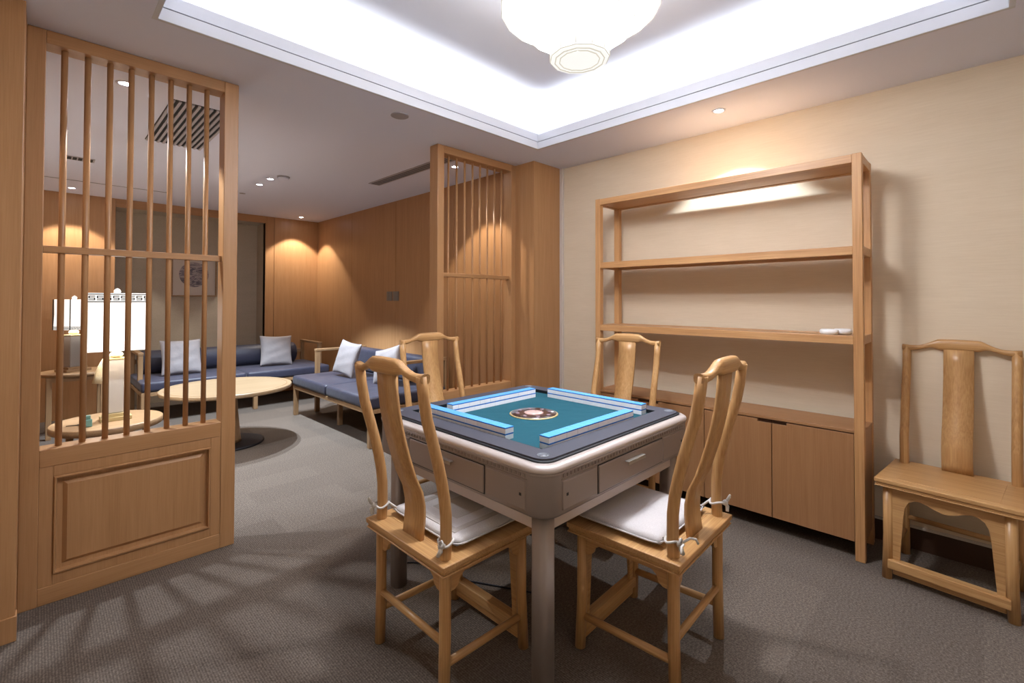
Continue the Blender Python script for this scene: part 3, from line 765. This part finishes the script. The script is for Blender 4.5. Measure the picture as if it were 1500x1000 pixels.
# ------------------------------------------------------------------ lamps
def key_band(b, w, yf, z0, z1, n):
    """meander border on one face (x from -w/2 to w/2), raised strips at y=yf"""
    H = z1-z0; th = H/8.6
    d = .0012
    def bar(xa, xb, za, zb): b.box(xa, xb, yf-d, yf+.0004, za, zb)
    bar(-w/2, w/2, z0, z0+th); bar(-w/2, w/2, z1-th, z1)
    rows = ['#####', '#....', '#####', '....#', '#####']
    u = w/n; c = u/6; zi1 = z1-2*th; hh = (H-4*th)/5
    for i in range(n):
        x = -w/2+i*u+c*.5
        for r_, row in enumerate(rows):
            k = 0
            while k < 5:
                if row[k] == '#':
                    e = k
                    while e < 5 and row[e] == '#': e += 1
                    bar(x+k*c, x+e*c, zi1-(r_+1)*hh, zi1-r_*hh); k = e
                else: k += 1
def lamp(label, loc, rz, sw, z_sh0, z_sh1, bw, z_b1, band_top, seam, mat, foot, tassel=False):
    t = thing('table_lamp', label, 'lamp', loc, rz)
    h = sw/2
    b = MB()
    R = [[b.bm.verts.new((sx*hh, sy*hh, z)) for sx, sy in ((-1,-1), (1,-1), (1,1), (-1,1))] for hh, z in ((h*1.03, z_sh0), (h*.985, (z_sh0+z_sh1)/2), (h*1.0, z_sh1))]
    for A, B in zip(R, R[1:]):
        for k in range(4): b.quadface([A[k], A[(k+1)%4], B[(k+1)%4], B[k]])
    sh = b.build('shade', M_SHADE, t)
    sd_ = sh.modifiers.new('thick', 'SOLIDIFY'); sd_.thickness = .003
    l = bpy.data.lights.new('lamp_bulb', 'POINT'); l.energy = 4 if sw > .3 else 2.5; l.color = (1, .93, .84); l.shadow_soft_size = .04
    lo = bpy.data.objects.new('lamp_bulb', l); COL.objects.link(lo); lo.parent = t; lo.location = (0, 0, (z_sh0+z_sh1)/2+.03)
    b = MB(); H = .058 if sw > .3 else .03
    za, zb = (z_sh1-H-.004, z_sh1-.004) if band_top else (z_sh0+.004, z_sh0+H+.004)
    for k in range(4):
        c = MB(); key_band(c, sw*1.02, -h*(1.004 if band_top else 1.034)-.0045, za, zb, 8 if sw > .3 else 9); c.move(Matrix.Rotation(k*PI/2, 4, 'Z'))
        me = bpy.data.meshes.new('tmp'); c.bm.to_mesh(me); c.bm.free(); b.bm.from_mesh(me); bpy.data.meshes.remove(me)
    b.build('key_border', M_SHADEB, sh)
    if seam:
        b = MB()
        for sx in (-1, 1):
            for sy in (-1, 1): b.box(sx*h*1.045-.003, sx*h*1.045+.003, sy*h*1.045-.003, sy*h*1.045+.003, z_sh0, z_sh1)
        b.build('corner_seam', M_SHADEB, sh)
    b = MB(); q = bw/2
    b.box(-q, q, -q*.75, q*.75, foot, z_b1); b.build('lamp_body', mat, t, bevel=.006)
    b = MB(); b.box(-q*1.9, q*1.9, -q*1.4, q*1.4, 0, foot*.55); b.box(-q*1.5, q*1.5, -q*1.1, q*1.1, foot*.55, foot); b.build('lamp_base', M_GOLD if tassel else wood('sofa', 0), t, bevel=.003)
    b = MB(); b.box(-q*1.08, q*1.08, -q*.85, q*.85, z_b1, z_b1+.012)
    b.build('cap', M_GOLD, t, bevel=.003)
    b = MB(); b.lathe([(.01, z_b1+.012), (.034, z_b1+.02), (.04, z_b1+.035), (.03, z_b1+.05), (.012, z_b1+.058), (.008, z_sh0+.01)], 20); b.build('knob', M_TASSEL, t)
    b = MB(); b.lathe([(.006, z_sh1-.002), (.018, z_sh1+.006), (.02, z_sh1+.02), (.01, z_sh1+.034), (.002, z_sh1+.038)], 16); b.build('finial', M_WHITE, t)
    if tassel:
        b = MB(); pts = [(-q*.9, -.02, z_b1+.03), (-q*1.3, -.03, z_b1+.02), (-q*1.75, -.035, z_b1-.03), (-q*2.1, -.035, z_b1-.09), (-q*2.3, -.035, z_b1-.155)]
        b.tube(pts, [.010, .013, .018, .023, .028], 14); b.build('tassel', M_TASSEL, t)
    return t
big = lamp('large square-shaded table lamp with key-pattern band on top, on the low round table', (.397, 4.36, .45), 0, .326, .497, .893, .09, .425, True, False, M_CERAM2, .05, True)
lamp('smaller table lamp with key-pattern band at the shade bottom, on the corner side table', (.25, 6.30, .60), math.radians(32), .205, .405, .70, .115, .345, False, True, M_CERAM, .045)
b = MB(); b.box(-.03, .03, -.022, .022, 0, .05); b.box(-.022, .022, -.015, .015, .05, .075)
o = b.build('jade_box', M_JADE, bevel=.005); o.location = (.235, 4.235, .4505); tag(o, 'small jade-green box beside the large lamp on the low round table', 'box')
b = MB(); b.tube([(-.257+.05*math.sin(6*u)+.14*u, -.06+.03*math.cos(8*u), .0042) for u in [k/20 for k in range(21)]], .0028, 8)
b.build('cord', M_BLACK, big)

# ------------------------------------------------------------------ picture and switches
t = thing('framed_picture', 'square framed print with a round grey landscape, hung in the niche above the sofa', 'picture', (1.455, YB+ND, 1.595))
b = MB(); f = .255
for (x0, x1, z0, z1) in ((-f, f, f-.018, f), (-f, f, -f, -f+.018), (-f, -f+.018, -f+.018, f-.018), (f-.018, f, -f+.018, f-.018)): b.box(x0, x1, -.03, 0, z0, z1)
b.build('frame', wood('sofa', 0), t, bevel=.002)
MB().box(-f+.018, f-.018, -.014, -.002, -f+.018, f-.018).build('print', M_PAPER, t)
m, nt, bs = newmat('ink_landscape')
tc = nt.nodes.new('ShaderNodeTexCoord'); n = nt.nodes.new('ShaderNodeTexNoise'); n.inputs['Scale'].default_value = 9; n.inputs['Detail'].default_value = 6; n.inputs['Distortion'].default_value = 1.4
mp = nt.nodes.new('ShaderNodeMapping'); mp.inputs['Scale'].default_value = (.8, 1, 2.2); nt.links.new(tc.outputs['Object'], mp.inputs['Vector']); nt.links.new(mp.outputs['Vector'], n.inputs['Vector'])
rr = ramp(nt, [(.36, lin((84,80,92))), (.46, lin((132,122,128))), (.52, lin((176,166,160))), (.6, lin((110,102,114))), (.7, lin((150,134,140)))])
nt.links.new(n.outputs['Fac'], rr.inputs['Fac']); nt.links.new(rr.outputs['Color'], bs.inputs['Base Color'])
b = MB(); b.lathe([(.165, 0), (.165, .002)], 48); b.move(Matrix.Rotation(PI/2, 4, 'X')); o = b.build('round_landscape', m, t); o.location = (-.005, -.0142, .035)
for i, y in enumerate((4.977, 4.835)):
    t = thing('light_switch', ['square wall switch on the lounge wall, left one of the pair', 'square wall switch on the lounge wall, right one of the pair'][i], 'switch', (XL, y, 1.345), group='wall switches on the lounge wall')
    MB().box(-.008, 0, -.06, .06, -.055, .055).build('plate', M_SWITCH, t, bevel=.003)
    for k in (-1, 1): MB().box(-.011, -.008, k*.027-.024, k*.027+.024, -.042, .042).build('rocker', M_SWITCH, t, bevel=.002)

# ------------------------------------------------------------------ ceiling fittings
def downlight(label, x, y, r=.028, group='recessed downlights'):
    t = thing('downlight', label, 'downlight', (x, y, C), group=group)
    b = MB(); b.lathe([(r+.012, 0), (r+.011, -.004), (r, -.004), (r-.003, -.0005)], 28, cap=False); b.build('trim_ring', M_CEIL, t)
    b = MB(); b.lathe([(r-.003, -.0008), (r-.004, -.0015), (.001, -.0015)], 24); b.build('lens', M_LENS, t)
    return t
def spot(name, x, y, energy, size, blend=.35, col=(1,.86,.70), tilt=(0,0), rad=.02):
    l = bpy.data.lights.new(name, 'SPOT'); l.energy = energy; l.spot_size = math.radians(size); l.spot_blend = blend; l.color = col; l.shadow_soft_size = rad
    o = bpy.data.objects.new(name, l); COL.objects.link(o); o.location = (x, y, C-.012); o.rotation_euler = (tilt[0], tilt[1], 0)
    return o
ICE = (.78, .89, 1); WARM = (1, .90, .79); COOL = (.84, .92, 1)
DL = [('downlight in the lounge ceiling just behind the left lattice screen', .314, 3.247, 50, 100, COOL),
      ('downlight over the lounge far left corner near the side table', .231, 6.694, 32, 94, WARM),
      ('bright downlight over the coffee table, nearer the smoke detector', 1.559, 4.827, 120, 90, ICE),
      ('bright downlight over the coffee table, further from the smoke detector', 1.556, 5.135, 120, 90, ICE),
      ('downlight close to the lounge far right corner', 2.591, 6.757, 32, 94, WARM),
      ('downlight seen through the thin-spindle screen near the right wall', 2.545, 3.23, 26, 88, WARM),
      ('downlight in the soffit above the shelf cabinet', 2.92, 1.12, 32, 104, ICE)]
for lab, x, y, e, s, c in DL:
    downlight(lab, x, y); spot('downlight_beam', x, y, e, s, .25, c)

b = MB(); b.lathe([(.055, 0), (.056, -.004), (.05, -.007), (.046, -.004), (.044, -.005), (.001, -.006)], 36); o = b.build('ceiling_speaker', M_SLOT); o.location = (1.59, 2.577, C); tag(o, 'round grey ceiling speaker between the tray ceiling and the screens', 'speaker')
b = MB(); b.lathe([(.03, 0), (.03, -.003), (.001, -.004)], 24); o = b.build('ceiling_sensor', M_SLOT); o.location = (1.556, 5.698, C); tag(o, 'small dark flush disc in the lounge ceiling beyond the downlights', 'sensor')
t = thing('smoke_detector', 'round smoke detector on the lounge ceiling beside two downlights', 'smoke detector', (1.617, 4.65, C))
b = MB(); b.lathe([(.056, 0), (.056, -.010), (.052, -.012)], 32); b.build('base', M_SLOT, t)
b = MB(); b.lathe([(.048, -.012), (.046, -.03), (.036, -.038), (.001, -.04)], 32); b.build('sensor_cap', M_CEIL, t)
t = thing('return_air_grille', 'large slatted air grille in the lounge ceiling, behind the left screen', 'air vent', (.70, 3.785, C))
MB().box(-.172, .172, -.485, .485, -.0015, .006).build('backing', M_DARK, t)
b = MB()
for i in range(11):
    x = -.160+.032*i; b.box(x-.0075, x+.0075, -.48, .48, -.010, -.0015)
b.build('slats', M_GRILLE, t)
t = thing('slot_diffuser', 'long grey linear air diffuser in the lounge ceiling near the right wall', 'air vent', (2.36, 3.68, C))
b = MB(); b.box(-.062, .062, -.62, .62, -.006, .0005); b.build('frame', M_SLOT, t, bevel=.002)
b = MB()
for i in range(3): b.box(-.045+.03*i+.004, -.045+.03*i+.024, -.6, .6, -.0072, -.006)
b.build('slots', plain('slot_dark', (96,94,98), .6), t)
t = thing('ceiling_vent', 'small dark slotted vent in the lounge ceiling, left behind the screen', 'air vent', (.232, 5.26, C))
b = MB(); b.box(-.088, .088, -.06, .06, -.005, .0005); b.build('frame', M_SLOT, t)
b = MB()
for i in range(5): b.box(-.08+.033*i, -.08+.033*i+.024, -.05, .05, -.0062, -.005)
b.build('slots', M_DARK, t)

# ------------------------------------------------------------------ chandelier
HX, HY = 1.52, 1.13
t = thing('chandelier', 'tiered glowing white chandelier with faceted panels, hanging in the tray ceiling', 'chandelier', (HX, HY, ZU))
def tier(name, r, z0, z1, n, mat):
    b = MB(); z0 -= ZU; z1 -= ZU
    b.lathe([(r*.97, z0), (r, z0+.012), (r, z1)], n, smooth=False); o = b.build(name, mat, t)
    b = MB()
    for k in range(n):
        a = 2*PI*k/n
        b.tube([(r*1.003*math.cos(a), r*1.003*math.sin(a), z0+.01), (r*1.003*math.cos(a), r*1.003*math.sin(a), z1)], .0022, 6)
    for q in (1.003, .84, .68):
        b.tube([(r*q*math.cos(2*PI*k/n), r*q*math.sin(2*PI*k/n), z0+(.006 if q > 1 else -.001)) for k in range(n)], .0026, 6, closed=True)
    b.build('wire_frame', M_GLOBE2, o)
tier('upper_tier', .315, 2.46, 2.64, 20, M_GLOBE_U)
tier('middle_tier', .218, 2.385, 2.50, 16, M_GLOBE_B)
tier('lower_tier', .118, 2.262, 2.40, 12, M_GLOBE)
b = MB(); b.lathe([(.014, 2.64-ZU), (.014, -.02), (.06, -.018), (.065, 0)], 20); b.build('stem', M_STEEL, t)

# ------------------------------------------------------------------ lights
# LED tape on the cove ledge (what it throws on the upper ceiling comes from area lamps along it)
b = MB(); q = .07
ring(b, TX0-q, TX1+q, TY0-q, TY1+q, .012, C+.032, C+.036); tape = b.build('led_strip', M_LEDTAPE); tag(tape, 'continuous white LED strip hidden on the ledge of the tray ceiling', 'light strip')
def area(name, x, y, z, sx, sy, e, col, rot=(PI, 0, 0)):
    l = bpy.data.lights.new(name, 'AREA'); l.shape = 'RECTANGLE'; l.size = sx; l.size_y = sy; l.energy = e; l.color = col
    o = bpy.data.objects.new(name, l); COL.objects.link(o); o.location = (x, y, z); o.rotation_euler = rot; return o
CV = (.86, .92, 1); zl = C+.045; mx, my = (TX0+TX1)/2, (TY0+TY1)/2
EC = 4.4
area('cove_lamp', TX0-q-.02, my, zl, .04, TY1-TY0+.1, EC, CV); area('cove_lamp', TX1+q+.02, my, zl, .04, TY1-TY0+.1, EC, CV)
area('cove_lamp', mx, TY0-q-.02, zl, TX1-TX0+.1, .04, EC, CV); area('cove_lamp', mx, TY1+q+.02, zl, TX1-TX0+.1, .04, EC, CV)
l = bpy.data.lights.new('chandelier_bulb', 'AREA'); l.shape = 'DISK'; l.size = .10; l.energy = 7; l.color = (.95, .96, 1)
o = bpy.data.objects.new('chandelier_bulb', l); COL.objects.link(o); o.location = (HX, HY, 2.2595)
w = bpy.data.worlds.new('world'); scene.world = w; w.use_nodes = True
w.node_tree.nodes['Background'].inputs[0].default_value = (.75,.75,.8,1); w.node_tree.nodes['Background'].inputs[1].default_value = .0

# ------------------------------------------------------------------ camera
f, cyp, tl, rl, yaw = 689.152, 428.586, .0157757, .00173374, .7888018
fw = Vector((math.sin(yaw)*math.cos(tl), math.cos(yaw)*math.cos(tl), math.sin(tl)))
ri = Vector((math.cos(yaw), -math.sin(yaw), 0)); up = ri.cross(fw)
ri2 = ri*math.cos(rl)+up*math.sin(rl); up2 = -ri*math.sin(rl)+up*math.cos(rl)
cam = bpy.data.cameras.new('camera'); co = bpy.data.objects.new('camera', cam); COL.objects.link(co)
Mx = Matrix((ri2, up2, -fw)).transposed().to_4x4(); Mx.translation = Vector((0, 0, 1.3)); co.matrix_world = Mx
cam.sensor_width = 36; cam.lens = 36*f/1500; cam.shift_y = (cyp-500)/1500; cam.clip_start = .02
scene.camera = co
scene.view_settings.view_transform = 'Standard'; scene.view_settings.look = 'None'
scene.view_settings.gamma = 1; scene.view_settings.use_curve_mapping = False
scene.view_settings.exposure = 1.27
